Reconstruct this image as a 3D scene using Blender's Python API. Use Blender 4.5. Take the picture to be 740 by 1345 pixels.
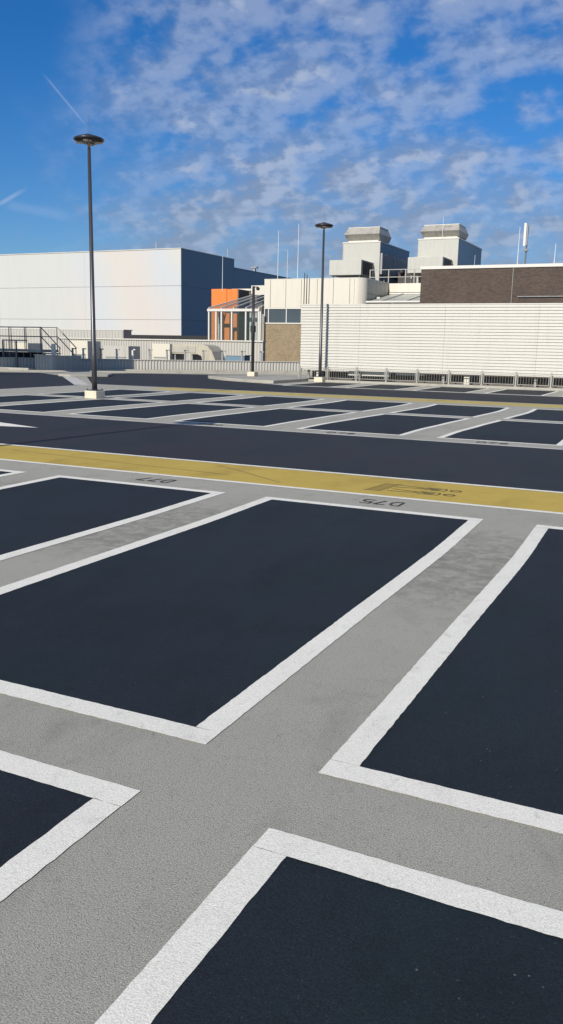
import bpy, math, random
from mathutils import Vector, Matrix
random.seed(7)
R = math.radians
for o in list(bpy.data.objects): bpy.data.objects.remove(o)
sc = bpy.context.scene
COL = sc.collection

# ------------------------------------------------------------------ camera
# world: +X runs along the parking aisles (right), +Y away from the camera
F_PX, PITCH, ROLL, YAW, EYE = 1108.68, R(11.0991), R(1.10599), R(-25.3753), 1.6
def _axes():
    cp, sp, cr, sr = math.cos(PITCH), math.sin(PITCH), math.cos(ROLL), math.sin(ROLL)
    fwd = Vector((0, cp, -sp)); right = Vector((1, 0, 0)); up = Vector((0, sp, cp))
    r2 = right*cr + up*sr; u2 = -right*sr + up*cr
    rot = Matrix.Rotation(-YAW, 3, 'Z')
    return rot @ fwd, rot @ r2, rot @ u2
FWD, RGT, UPV = _axes()
cd = bpy.data.cameras.new('camera'); cam = bpy.data.objects.new('camera', cd); COL.objects.link(cam)
m = Matrix((RGT, UPV, -FWD)).transposed().to_4x4(); m.translation = (0, 0, EYE)
cam.matrix_world = m
cd.sensor_fit = 'VERTICAL'; cd.sensor_height = 36.0; cd.lens = F_PX/1345*36.0
cd.clip_start = 0.05; cd.clip_end = 3000
sc.camera = cam
def ray(x, y): return FWD + RGT*((x-370)/F_PX) - UPV*((y-672.5)/F_PX)
def atv(x, y, v):            # point of the surveyed sight line on the vertical plane Y = v
    d = ray(x, y); return Vector((0, 0, EYE)) + d*(v/d.y)
def atg(x, y, z=0):
    d = ray(x, y); return Vector((0, 0, EYE)) + d*((z-EYE)/d.z)

# ------------------------------------------------------------------ render / view
sc.render.engine = 'CYCLES'
sc.view_settings.view_transform = 'Standard'; sc.view_settings.look = 'None'
sc.view_settings.gamma = 1.0; sc.view_settings.use_curve_mapping = False
sc.view_settings.exposure = 0.30

# ------------------------------------------------------------------ sun
SUN_EL = R(29); HEAD = Vector((0.07, 1.0)).normalized()       # heading of the shadows on the ground
ldir = Vector((HEAD.x*math.cos(SUN_EL), HEAD.y*math.cos(SUN_EL), -math.sin(SUN_EL)))
sd = bpy.data.lights.new('sun', 'SUN'); sd.energy = 4.6; sd.angle = R(0.5); sd.color = (1.0, 0.90, 0.76)
so = bpy.data.objects.new('sun', sd); COL.objects.link(so)
so.rotation_euler = ldir.to_track_quat('-Z', 'Y').to_euler()

# ------------------------------------------------------------------ node helper
class NG:
    def __init__(s, tree): s.t = tree; s.n = tree.nodes; s.l = tree.links
    def node(s, typ, **kw):
        n = s.n.new(typ)
        for k, v in kw.items(): setattr(n, k, v)
        return n
    def put(s, sock, v):
        if v is None: return
        if isinstance(v, bpy.types.NodeSocket): s.l.new(v, sock)
        else: sock.default_value = v
    def math(s, op, a, b=None, c=None, clamp=False):
        n = s.node('ShaderNodeMath', operation=op, use_clamp=clamp)
        s.put(n.inputs[0], a); s.put(n.inputs[1], b); s.put(n.inputs[2], c); return n.outputs[0]
    def vec(s, op, a, b=None):
        n = s.node('ShaderNodeVectorMath', operation=op); s.put(n.inputs[0], a)
        if op == 'SCALE': s.put(n.inputs[3], b)
        else: s.put(n.inputs[1], b)
        return n.outputs['Value'] if op in ('DOT_PRODUCT', 'LENGTH') else n.outputs[0]
    def noise(s, vec, scale, detail=3, rough=.5, dist=0.0, lac=2.0):
        n = s.node('ShaderNodeTexNoise'); s.put(n.inputs['Vector'], vec)
        n.inputs['Scale'].default_value = scale; n.inputs['Detail'].default_value = detail
        n.inputs['Roughness'].default_value = rough; n.inputs['Distortion'].default_value = dist
        n.inputs['Lacunarity'].default_value = lac
        return n.outputs[0]
    def sstep(s, x, a, b, lo=0.0, hi=1.0):
        n = s.node('ShaderNodeMapRange', interpolation_type='SMOOTHSTEP')
        s.put(n.inputs[0], x); n.inputs[1].default_value = a; n.inputs[2].default_value = b
        n.inputs[3].default_value = lo; n.inputs[4].default_value = hi; return n.outputs[0]
    def mix(s, f, a, b, typ='MIX'):
        n = s.node('ShaderNodeMix', data_type='RGBA', blend_type=typ)
        s.put(n.inputs[0], f); s.put(n.inputs[6], a); s.put(n.inputs[7], b); return n.outputs[2]

# ------------------------------------------------------------------ sky
w = bpy.data.worlds.new('World'); sc.world = w; w.use_nodes = True
g = NG(w.node_tree); g.n.clear()
wout = g.node('ShaderNodeOutputWorld'); bg = g.node('ShaderNodeBackground'); bg.inputs[1].default_value = 0.075
g.l.new(bg.outputs[0], wout.inputs[0])
sky = g.node('ShaderNodeTexSky', sky_type='NISHITA'); sky.sun_disc = False
sky.sun_elevation = SUN_EL
sky.sun_rotation = math.atan2(-ldir.x, -ldir.y)
sky.air_density = 1.0; sky.dust_density = 0.25; sky.ozone_density = 2.2; sky.altitude = 100
tc = g.node('ShaderNodeTexCoord'); D = tc.outputs['Generated']
sep = g.node('ShaderNodeSeparateXYZ'); g.l.new(D, sep.inputs[0])
hs = g.node('ShaderNodeHueSaturation'); hs.inputs["Saturation"].default_value = 1.14; hs.inputs['Value'].default_value = 1.0
g.l.new(sky.outputs[0], hs.inputs['Color'])
skycol = g.mix(g.sstep(sep.outputs[2], .0, .36), (.48, .68, .96, 1), (.20, .66, 1.10, 1)); skycol = g.mix(1.0, hs.outputs[0], skycol, 'MULTIPLY')
# cloud sheet: direction projected on a high flat layer (softened towards the horizon)
inv = g.math('DIVIDE', 1.0, g.math('ADD', g.math('MAXIMUM', sep.outputs[2], 0.0), 0.42))
cmb = g.node('ShaderNodeCombineXYZ')
g.put(cmb.inputs[0], g.math('MULTIPLY', sep.outputs[0], inv)); g.put(cmb.inputs[1], g.math('MULTIPLY', sep.outputs[1], inv))
g.put(cmb.inputs[2], 0.0)
P = cmb.outputs[0]
az = g.vec('DOT_PRODUCT', D, tuple(RGT))                            # sideways angle from the middle of the view
el = sep.outputs[2]
fine = g.noise(P, 11.5, 6, .53, .0)
mid_ = g.noise(P, 4.2, 4, .55, .3)
big = g.noise(P, 1.6, 2, .5)
hazy = g.noise(P, 36.0, 3, .6, .2)
mask = g.sstep(g.math('ADD', az, g.math('MULTIPLY', g.math('SUBTRACT', mid_, .5), .26)), -.27, -.11)
low = g.sstep(el, .23, .12)                                         # denser towards the horizon
lowclear = g.math('MULTIPLY', g.sstep(az, -.10, -.21), g.sstep(el, .12, .07))
dens = g.math('ADD', g.math('MULTIPLY', fine, .58), g.math('MULTIPLY', mid_, .32))
dens = g.math('ADD', dens, g.math('MULTIPLY', hazy, .10))
dens = g.math('ADD', dens, g.math('MULTIPLY', g.math('SUBTRACT', big, .5), .16))
dens = g.math('ADD', dens, g.math('MULTIPLY', low, .09))
dens = g.math('SUBTRACT', dens, g.math('MULTIPLY', g.math('MULTIPLY', g.sstep(az, .17, .26), g.math('MULTIPLY', g.sstep(el, .20, .225), g.sstep(el, .30, .265))), .10))
body = g.sstep(dens, .455, .63)
veil = g.sstep(dens, .36, .54)
veil = g.math('MULTIPLY', veil, .48)
cl = g.math('MAXIMUM', g.math('MULTIPLY', body, .78), veil)
bank = g.math('MULTIPLY', g.math('MULTIPLY', g.sstep(el, .20, .09), g.sstep(g.math('ADD', az, g.math('MULTIPLY', g.math('SUBTRACT', mid_, .5), .2)), -.16, .02)), g.sstep(mid_, .34, .60))
cl = g.math('MAXIMUM', cl, g.math('MULTIPLY', bank, .50))
cl = g.math('MULTIPLY', cl, mask)
cl = g.math('MULTIPLY', cl, g.math('SUBTRACT', 1.0, g.math('MULTIPLY', lowclear, .8)))
# faint cirrus strands low on the clear side
mp = g.node('ShaderNodeMapping'); g.l.new(P, mp.inputs[0]); mp.inputs['Scale'].default_value = (.6, .6, 2.6)
ci = g.math('MULTIPLY', g.sstep(g.noise(mp.outputs[0], 3.2, 4, .5, .8), .54, .80), .30)
ci = g.math('MULTIPLY', ci, g.sstep(el, .30, .12))
cl = g.math('MAXIMUM', cl, ci)
up = g.node('ShaderNodeVectorMath', operation='ADD'); g.l.new(P, up.inputs[0]); up.inputs[1].default_value = (.012, .016, 0)
fine2 = g.noise(up.outputs[0], 11.5, 6, .53, .0)
relief = g.math('SUBTRACT', fine, fine2)                             # side of each puff turned to the light
lit = g.sstep(g.math('ADD', g.math('ADD', g.math('MULTIPLY', relief, 2.2), g.math('MULTIPLY', hazy, .35)), g.math('MULTIPLY', el, .8)), .12, .55)
lit = g.math('MULTIPLY', lit, g.sstep(el, .0, .26, .35, 1.0)); ccol = g.mix(lit, (2.7, 3.35, 4.7, 1), (5.0, 5.7, 7.2, 1))
col = g.mix(cl, skycol, ccol)
# condensation trails: thin arcs between two directions
def trail(p0, p1, wd, op, colr):
    a = ray(*p0).normalized(); b = ray(*p1).normalized()
    nrm = a.cross(b).normalized(); t = (b-a).normalized(); La = a.dot(t); Lb = b.dot(t)
    dist = g.math('ABSOLUTE', g.math('ADD', g.vec('DOT_PRODUCT', D, tuple(nrm)), g.math('MULTIPLY', g.math('SUBTRACT', mid_, .5), wd*.6)))
    al = g.vec('DOT_PRODUCT', D, tuple(t))
    f = g.sstep(dist, wd, wd*.1)
    f = g.math('MULTIPLY', f, g.sstep(al, La-.004, La+.012)); f = g.math('MULTIPLY', f, g.sstep(al, Lb+.004, Lb-.02))
    f = g.math('MULTIPLY', f, op)
    return g.mix(f, colr, (5.4, 6.4, 8.2, 1))
col = trail((58, 98), (116, 168), .0016, .24, col)
col = trail((-8, 272), (36, 247), .0032, .34, col)
col = trail((5, 268), (100, 286), .008, .14, col)
g.l.new(col, bg.inputs[0])

# ------------------------------------------------------------------ materials
def mat(name, base, rough=.6, metal=0.0, var=.10, vscale=2.0, fscale=0.0, fvar=0.0, bump=0.0, bscale=60.0, stain=0.0, sscale=.7, streak=0.0, spec=.5, rvar=0.0):
    m = bpy.data.materials.new(name); m.use_nodes = True; g = NG(m.node_tree)
    b = g.n['Principled BSDF']; b.inputs['Metallic'].default_value = metal
    b.inputs['Specular IOR Level'].default_value = spec
    geo = g.node('ShaderNodeNewGeometry'); Pn = geo.outputs['Position']
    n1 = g.noise(Pn, vscale, 4, .6)
    f = g.math('MULTIPLY_ADD', g.math('SUBTRACT', n1, .5), 2*var, 1.0)
    if fvar:
        n2 = g.noise(Pn, fscale, 3, .6)
        f = g.math('MULTIPLY', f, g.math('MULTIPLY_ADD', g.math('SUBTRACT', n2, .5), 2*fvar, 1.0))
    if stain:
        n3 = g.noise(Pn, sscale, 5, .6, .6)
        f = g.math('MULTIPLY', f, g.math('SUBTRACT', 1.0, g.math('MULTIPLY', g.sstep(n3, .50, .72), stain)))
    if streak:
        mp = g.node('ShaderNodeMapping'); g.l.new(Pn, mp.inputs[0]); mp.inputs['Scale'].default_value = (2.5, 2.5, .18)
        n4 = g.noise(mp.outputs[0], 1.6, 4, .6)
        f = g.math('MULTIPLY', f, g.math('SUBTRACT', 1.0, g.math('MULTIPLY', g.sstep(n4, .5, .75), streak)))
    c = g.vec('SCALE', tuple(base[:3]), f)
    g.l.new(c, b.inputs['Base Color'])
    if rvar: g.l.new(g.math('MULTIPLY_ADD', g.math('SUBTRACT', n1, .5), 2*rvar, rough, clamp=True), b.inputs['Roughness'])
    else: b.inputs['Roughness'].default_value = rough
    if bump:
        bn = g.node('ShaderNodeBump'); bn.inputs['Strength'].default_value = bump; bn.inputs['Distance'].default_value = .004
        g.l.new(g.noise(Pn, bscale, 3, .6), bn.inputs['Height']); g.l.new(bn.outputs[0], b.inputs['Normal'])
    m['_'] = 1
    return m

def coat(name, base, grain, gvar, dirt=(), speck=0.0, rough=.85, bump=.6, wear=0.0, wearcol=(.2,.2,.2), soft=.06, dist=.0035, pits=0.0, local=None, hue=False):
    """granular deck coating: grit, soft tonal drift, irregular dirt and light specks"""
    m = bpy.data.materials.new(name); m.use_nodes = True; g = NG(m.node_tree); b = g.n['Principled BSDF']
    Pn = g.node('ShaderNodeNewGeometry').outputs['Position']
    f = g.math('MULTIPLY_ADD', g.math('SUBTRACT', g.noise(Pn, .55, 5, .6, .4), .5), 2*soft*1.6, 1.0)
    f = g.math('MULTIPLY', f, g.math('MULTIPLY_ADD', g.math('SUBTRACT', g.noise(Pn, 4.5, 4, .6), .5), 2*soft, 1.0))
    grit = g.noise(Pn, grain, 3, .75)
    f = g.math('MULTIPLY', f, g.math('MULTIPLY_ADD', g.math('SUBTRACT', grit, .5), 2*gvar, 1.0))
    if pits:
        v = g.node('ShaderNodeTexVoronoi', feature='F1'); g.l.new(Pn, v.inputs['Vector']); v.inputs['Scale'].default_value = 150.0
        f = g.math('MULTIPLY', f, g.math('SUBTRACT', 1.0, g.math('MULTIPLY', g.math('MULTIPLY', g.sstep(v.outputs['Distance'], .42, .08), g.sstep(g.noise(Pn, 60.0, 2), .42, .62)), pits)))
    if local:                                    # wheel-worn stretch of the strips between the bays
        y0_, y1_, amt = local; sp_ = g.node('ShaderNodeSeparateXYZ'); g.l.new(Pn, sp_.inputs[0])
        wy = g.math('ADD', sp_.outputs[1], g.math('MULTIPLY', g.math('SUBTRACT', g.noise(Pn, 2.0, 5, .65), .5), 1.6))
        k_ = g.math('MULTIPLY', g.sstep(wy, y0_, y0_+.9), g.sstep(wy, y1_+.9, y1_-.7))
        k_ = g.math('MULTIPLY', k_, g.sstep(g.noise(Pn, 7.0, 6, .75, .4), .36, .62))
        f = g.math('MULTIPLY', f, g.math('SUBTRACT', 1.0, g.math('MULTIPLY', k_, amt)))
    for sc_, a, b_, amt, off in dirt:
        mp = g.node('ShaderNodeMapping'); g.l.new(Pn, mp.inputs[0]); mp.inputs['Location'].default_value = (off, off*1.7, 0); mp.inputs['Scale'].default_value = (1.0, .55, 1)
        f = g.math('MULTIPLY', f, g.math('SUBTRACT', 1.0, g.math('MULTIPLY', g.sstep(g.noise(mp.outputs[0], sc_, 6, .65, .5), a, b_), amt)))
    c = g.vec('SCALE', tuple(base[:3]), f)
    if hue:
        mh = g.node('ShaderNodeMapping'); g.l.new(Pn, mh.inputs[0]); mh.inputs['Scale'].default_value = (1.0, .45, 1)
        hn = g.sstep(g.noise(mh.outputs[0], .9, 4, .6, .5), .36, .64)
        c = g.mix(1.0, c, g.mix(hn, (.86, 1.08, 1.03, 1), (1.28, .98, 1.06, 1)), 'MULTIPLY')
    if speck:
        v = g.node('ShaderNodeTexVoronoi', feature='F1'); g.l.new(Pn, v.inputs['Vector']); v.inputs['Scale'].default_value = 22.0
        s = g.math('MULTIPLY', g.sstep(v.outputs['Distance'], .10, .05), g.sstep(g.noise(Pn, 6.0, 2), .56, .66))
        c = g.mix(g.math('MULTIPLY', s, speck), c, (.30, .31, .30, 1))
    if speck:
        v2 = g.node('ShaderNodeTexVoronoi', feature='F1'); g.l.new(Pn, v2.inputs['Vector']); v2.inputs['Scale'].default_value = 85.0
        s2 = g.math('MULTIPLY', g.sstep(v2.outputs['Distance'], .30, .10), g.sstep(g.noise(Pn, 40.0, 2), .52, .66))
        c = g.mix(g.math('MULTIPLY', s2, .55), c, (.060, .075, .085, 1))
    if wear:
        wn = g.math('MULTIPLY', g.sstep(g.noise(Pn, 38.0, 5, .7, .3), .60, .70), g.sstep(g.noise(Pn, 1.8, 4, .6), .45, .62))
        c = g.mix(g.math('MULTIPLY', wn, wear), c, (*wearcol, 1))
    g.l.new(c, b.inputs['Base Color'])
    b.inputs['Roughness'].default_value = rough; b.inputs['Specular IOR Level'].default_value = .35
    bn = g.node('ShaderNodeBump'); bn.inputs['Strength'].default_value = bump; bn.inputs['Distance'].default_value = dist
    g.l.new(grit, bn.inputs['Height']); g.l.new(bn.outputs[0], b.inputs['Normal'])
    return m

def brickmat(name, c1, c2, cm, bw=.22, bh=.065, vertical_axis=None):
    m = bpy.data.materials.new(name); m.use_nodes = True; g = NG(m.node_tree); b = g.n['Principled BSDF']
    Pn = g.node('ShaderNodeNewGeometry').outputs['Position']
    s = g.node('ShaderNodeSeparateXYZ'); g.l.new(Pn, s.inputs[0]); cb = g.node('ShaderNodeCombineXYZ')
    g.put(cb.inputs[0], g.math('ADD', s.outputs[0], s.outputs[1])); g.put(cb.inputs[1], s.outputs[2])
    t = g.node('ShaderNodeTexBrick'); g.l.new(cb.outputs[0], t.inputs['Vector'])
    t.inputs['Scale'].default_value = 1.0; t.inputs['Brick Width'].default_value = bw; t.inputs['Row Height'].default_value = bh
    t.inputs['Mortar Size'].default_value = .008; t.inputs['Color1'].default_value = (*c1, 1); t.inputs['Color2'].default_value = (*c2, 1); t.inputs['Mortar'].default_value = (*cm, 1)
    n = g.noise(Pn, .7, 3, .6); n2 = g.noise(Pn, 7.0, 3, .8)
    f = g.math('MULTIPLY', g.math('MULTIPLY_ADD', g.math('SUBTRACT', n, .5), .5, 1.0), g.math('MULTIPLY_ADD', g.math('SUBTRACT', n2, .5), .9, 1.0))
    g.l.new(g.vec('SCALE', t.outputs['Color'], f), b.inputs['Base Color']); b.inputs['Roughness'].default_value = .9
    return m

def glassmat(name, tint, alpha, rough=.05):
    m = bpy.data.materials.new(name); m.use_nodes = True; g = NG(m.node_tree); b = g.n['Principled BSDF']
    tr = g.node('ShaderNodeBsdfTransparent'); tr.inputs[0].default_value = (.95, .98, .975, 1)
    b.inputs['Base Color'].default_value = (*tint, 1); b.inputs['Roughness'].default_value = rough; b.inputs['Specular IOR Level'].default_value = .8
    mx = g.node('ShaderNodeMixShader'); mx.inputs[0].default_value = alpha
    g.l.new(tr.outputs[0], mx.inputs[1]); g.l.new(b.outputs[0], mx.inputs[2]); g.l.new(mx.outputs[0], g.n['Material Output'].inputs[0])
    return m

M = {}
M['concrete'] = coat('deck_concrete', (.352, .350, .306), 190, 1.2, dirt=((.9, .50, .72, .16, 3.1), (2.6, .52, .70, .14, 11.0), (16.0, .56, .70, .12, 2.0)), bump=.9, pits=.6, local=(4.7, 7.2, .34), soft=.05, wear=.25, wearcol=(.17, .165, .155), dist=.005)
M['asphalt'] = coat('bay_coating', (.0080, .0148, .0205), 130, 1.5, dirt=((1.1, .44, .66, .28, 2.0), (4.0, .48, .68, .22, 8.0)), speck=.42, hue=True, pits=.5, bump=.8, rough=.72, soft=.13, dist=.004)
M['road'] = coat('aisle_coating', (.0165, .0205, .0270), 170, .8, hue=True, dirt=((1.0, .45, .7, .20, 7.0),), speck=.25, bump=.5, rough=.80, soft=.12)
M['white'] = coat('line_paint', (.725, .725, .665), 170, .50, dirt=((3.5, .52, .75, .14, 1.0), (14.0, .56, .72, .20, 4.0)), pits=.34, bump=.5, soft=.05, wear=.38, wearcol=(.36, .36, .34), dist=.004)
M['faded'] = coat('faded_paint', (.47, .47, .45), 90, .2, dirt=((2.0, .5, .75, .3, 9.0),), bump=.5, soft=.08)
M['yellow'] = coat('yellow_paint', (.45, .335, .068), 90, .16, dirt=((.9, .48, .72, .24, 6.0), (4.5, .55, .75, .16, 2.0)), bump=.4, soft=.08, wear=.2, wearcol=(.30, .24, .10))
M['olive'] = coat('worn_yellow_paint', (.42, .345, .12), 60, .14, dirt=((.9, .48, .72, .24, 6.0),), bump=.3, soft=.08)
M['blackp'] = mat('black_paint', (.045, .045, .045), .8, var=.5, vscale=14)
M['tyre'] = mat('tyre_scuff', (.30, .215, .065), .8, var=.25, vscale=6)
M['scuff'] = mat('rubber_scuff', (.15, .148, .140), .85, var=.25, vscale=9)
M['kerb'] = mat('kerb_concrete', (.33, .325, .29), .85, var=.14, vscale=3, fvar=.12, fscale=40, stain=.25, sscale=1.6, bump=.3)
M['block'] = mat('cast_concrete', (.56, .53, .42), .85, var=.10, vscale=6, fvar=.1, fscale=50, stain=.25, sscale=4, bump=.4, bscale=80)
M['hall'] = None
M['panelwhite'] = mat('cream_cladding', (.555, .54, .47), .5, var=.03, vscale=.5, streak=.10)
M['whitemetal'] = mat('white_sheet_metal', (.52, .52, .48), .45, var=.05, vscale=1.0, streak=.16)
M['louvre'] = mat('louvre_white', (.525, .525, .495), .42, var=.04, vscale=.8, streak=.07)
M['shaft'] = mat('shaft_cladding', (.385, .395, .365), .6, var=.06, vscale=1.0, streak=.12)
M['corr'] = mat('corrugated_sheet', (.41, .41, .385), .5, var=.06, vscale=.8, streak=.15)
M['galv'] = mat('galvanised_steel', (.30, .30, .28), .42, metal=.35, var=.14, vscale=6)
M['aged'] = mat('aged_zinc', (.40, .39, .35), .55, metal=.25, var=.18, vscale=1.5, streak=.35)
M['greymetal'] = mat('grey_ventilation_metal', (.26, .27, .28), .55, metal=.2, var=.2, vscale=1.0, streak=.4)
M['darkmetal'] = mat('dark_grille', (.035, .036, .038), .6, var=.3, vscale=2)
M['pole'] = mat('anthracite_paint', (.075, .078, .085), .35, metal=.5, var=.10, vscale=3)
M['lampdark'] = mat('lamp_housing', (.035, .035, .040), .35, metal=.3, var=.1)
M['lens'] = mat('lamp_lens', (.42, .36, .30), .2, var=.1, vscale=9)
M['orange'] = mat('orange_cladding', (.66, .185, .03), .5, var=.04, vscale=.8, streak=.1)
M['orangebrick'] = mat('orange_render', (.66, .22, .06), .7, var=.12, vscale=3)
M['frame'] = mat('white_frame', (.56, .56, .53), .4, var=.03)
M['steel'] = mat('weathered_rail', (.16, .16, .165), .45, metal=.4, var=.15, vscale=6)
M['rod'] = mat('aluminium_rod', (.72, .75, .78), .35, metal=.3, var=.05)
M['roofing'] = mat('dark_roofing', (.022, .024, .028), .85, var=.2, vscale=1)
M['city'] = mat('far_ground', (.10, .10, .09), .9, var=.3, vscale=.05)
M['slate'] = mat('dark_grey_render', (.115, .105, .095), .8, var=.12, vscale=2)  # plain dark grey base for walls and roofs
M['brick'] = brickmat('dark_brick', (.090, .064, .051), (.052, .040, .034), (.070, .059, .052))
M['lowbrick'] = brickmat('grey_brown_blockwork', (.115, .10, .085), (.075, .066, .058), (.16, .15, .13), .30, .11)
M['pebble'] = mat('pebbledash', (.235, .190, .125), .95, var=.30, vscale=1.6, fvar=.45, fscale=8, stain=.2, sscale=.9, bump=.6, bscale=30)
M['glass'] = glassmat('pavilion_glass', (.12, .17, .17), .12)
M['roofglass'] = glassmat('roof_glass', (.08, .11, .14), .28, .05)
M['window'] = mat('window_glass', (.055, .075, .095), .12, var=.25, vscale=.8, spec=.9)
M['sky_pane'] = mat('skylight_sheet', (.36, .38, .33), .4, var=.12, vscale=1.2)
M['bird'] = mat('pale_plaster', (.6, .6, .56), .8)
# light sandwich panels of the hall: faint pastel sheen painted into the base colour
def hallmat():
    m = bpy.data.materials.new('hall_panels'); m.use_nodes = True; g = NG(m.node_tree); b = g.n['Principled BSDF']
    Pn = g.node('ShaderNodeNewGeometry').outputs['Position']
    s = g.node('ShaderNodeSeparateXYZ'); g.l.new(Pn, s.inputs[0])
    ph = g.math('ADD', g.math('MULTIPLY', s.outputs[0], .50), g.math('MULTIPLY', s.outputs[2], .34))
    ph = g.math('ADD', ph, g.math('MULTIPLY', g.noise(Pn, .12, 3, .5), 5.0))
    c1 = g.math('MULTIPLY_ADD', g.math('SINE', ph), .5, .5); c2 = g.math('MULTIPLY_ADD', g.math('SINE', g.math('ADD', ph, 2.1)), .5, .5)
    k = g.sstep(g.math('ADD', s.outputs[0], g.math('MULTIPLY', g.noise(Pn, .2, 2), 6.0)), -74, -64)
    a = g.mix(c1, (.53, .495, .44, 1), (.42, .49, .56, 1)); a = g.mix(g.math('MULTIPLY', c2, .5), a, (.53, .45, .43, 1))
    mp = g.node('ShaderNodeMapping'); g.l.new(Pn, mp.inputs[0]); mp.inputs['Scale'].default_value = (1.6, 1.6, .15)
    st = g.math('MULTIPLY_ADD', g.math('SUBTRACT', g.noise(mp.outputs[0], .9, 4, .6), .5), .10, 1.0)
    basec = g.vec('SCALE', (.465, .485, .480), st)
    g.l.new(g.mix(g.math('MULTIPLY', k, .50), basec, a), b.inputs['Base Color'])
    b.inputs['Roughness'].default_value = .5
    return m
M['hall'] = hallmat()
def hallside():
    return mat('shade_blue_cladding', (.120, .205, .285), .5, var=.04, vscale=.3, streak=.05)  # shade on the hall's side is put into this dark blue
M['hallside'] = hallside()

# ------------------------------------------------------------------ mesh helpers
class MB:
    def __init__(s): s.v = []; s.f = []
    def quad(s, *pts):
        i = len(s.v); s.v += [tuple(p) for p in pts]; s.f.append(tuple(range(i, i+len(pts)))); return s
    def box(s, x0, x1, y0, y1, z0, z1):
        i = len(s.v)
        s.v += [(x0,y0,z0),(x1,y0,z0),(x1,y1,z0),(x0,y1,z0),(x0,y0,z1),(x1,y0,z1),(x1,y1,z1),(x0,y1,z1)]
        s.f += [tuple(i+k for k in q) for q in ((0,3,2,1),(4,5,6,7),(0,1,5,4),(1,2,6,5),(2,3,7,6),(3,0,4,7))]; return s
    def prism(s, pts, z0, z1):      # polygon in XY extruded in Z (counter-clockwise seen from above)
        n = len(pts); i = len(s.v)
        s.v += [(p[0], p[1], z0) for p in pts] + [(p[0], p[1], z1) for p in pts]
        s.f.append(tuple(i+k for k in reversed(range(n)))); s.f.append(tuple(i+n+k for k in range(n)))
        for k in range(n): s.f.append((i+k, i+(k+1)%n, i+n+(k+1)%n, i+n+k))
        return s
    def loft(s, rings, cap=True):   # rings of equal count, joined in order
        n = len(rings[0]); i = len(s.v)
        for r in rings: s.v += [tuple(p) for p in r]
        for a in range(len(rings)-1):
            for k in range(n):
                s.f.append((i+a*n+k, i+a*n+(k+1)%n, i+(a+1)*n+(k+1)%n, i+(a+1)*n+k))
        if cap:
            s.f.append(tuple(i+k for k in reversed(range(n)))); s.f.append(tuple(i+(len(rings)-1)*n+k for k in range(n)))
        return s
    def tube(s, a, b, r0, r1=None, n=10):
        a = Vector(a); b = Vector(b); r1 = r0 if r1 is None else r1
        d = (b-a).normalized(); q = d.to_track_quat('Z', 'Y').to_matrix(); ex, ey = q.col[0], q.col[1]
        ring = lambda c, r: [c + ex*(r*math.cos(2*math.pi*k/n)) + ey*(r*math.sin(2*math.pi*k/n)) for k in range(n)]
        return s.loft([ring(a, r0), ring(b, r1)])
    def bar(s, a, b, w, h):         # rectangular bar from a to b
        a = Vector(a); b = Vector(b); d = (b-a).normalized()
        side = d.cross(Vector((0,0,1)))
        if side.length < 1e-4: side = Vector((1,0,0))
        side.normalize(); up = side.cross(d)
        rg = lambda c: [c-side*w/2-up*h/2, c+side*w/2-up*h/2, c+side*w/2+up*h/2, c-side*w/2+up*h/2]
        return s.loft([rg(a), rg(b)])
    def lathe(s, c, prof, n=28):    # profile [(r, z)], closed with caps
        c = Vector(c)
        return s.loft([[c+Vector((r*math.cos(2*math.pi*k/n), r*math.sin(2*math.pi*k/n), z)) for k in range(n)] for r, z in prof])
ORG = {}
def build(name, mb, mt, parent=None, org=(0,0,0), bevel=0, smooth=False, label=None):
    if parent is not None: org = ORG[parent.name]
    org = Vector(org)
    me = bpy.data.meshes.new(name); me.from_pydata([tuple(Vector(v)-org) for v in mb.v], [], mb.f); me.update()
    me.materials.append(mt)
    if smooth:
        for p in me.polygons: p.use_smooth = True
    o = bpy.data.objects.new(name, me); COL.objects.link(o)
    if parent is not None: o.parent = parent
    else: o.location = org
    ORG[o.name] = org
    if bevel:
        bv = o.modifiers.new('bevel', 'BEVEL'); bv.width = bevel; bv.segments = 2; bv.limit_method = 'ANGLE'
    if label: o['label'] = label
    return o
def build_each(name, mb, mt, parent, **k):     # every loose piece of the mesh becomes a part of its own
    root = list(range(len(mb.v)))
    def find(i):
        while root[i] != i: root[i] = root[root[i]]; i = root[i]
        return i
    for f in mb.f:
        for q in f[1:]: root[find(q)] = find(f[0])
    groups = {}
    for f in mb.f: groups.setdefault(find(f[0]), []).append(f)
    for fs in groups.values():
        ids = sorted({i for f in fs for i in f}); mp = {a: b for b, a in enumerate(ids)}
        p = MB(); p.v = [mb.v[i] for i in ids]; p.f = [tuple(mp[i] for i in f) for f in fs]; build(name, p, mt, parent, **k)
def thing(name, label, cat, loc, group=None):
    o = bpy.data.objects.new(name, None); COL.objects.link(o); o.location = loc; o.empty_display_size = .2
    o['label'] = label; o['category'] = cat
    if group: o['group'] = group
    ORG[o.name] = Vector(loc); return o
def tag(o, label, cat, group=None):
    o['label'] = label; o['category'] = cat
    if group: o['group'] = group
    return o
def struct(name, mb, mt, **k):
    o = build(name, mb, mt, **k); o['kind'] = 'structure'; return o
def copy_tree(o, dv, label=None):
    c = o.copy(); COL.objects.link(c); c.location = o.location + Vector(dv)
    if label: c['label'] = label
    for ch in list(o.children):
        a = ch.copy(); COL.objects.link(a); a.parent = c
        for gch in list(ch.children):
            b = gch.copy(); COL.objects.link(b); b.parent = a
    return c

# ------------------------------------------------------------------ ground
struct('ground', MB().quad((-1500,-600,-10.5),(1500,-600,-10.5),(1500,2200,-10.5),(-1500,2200,-10.5)), M['city'])
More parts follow.
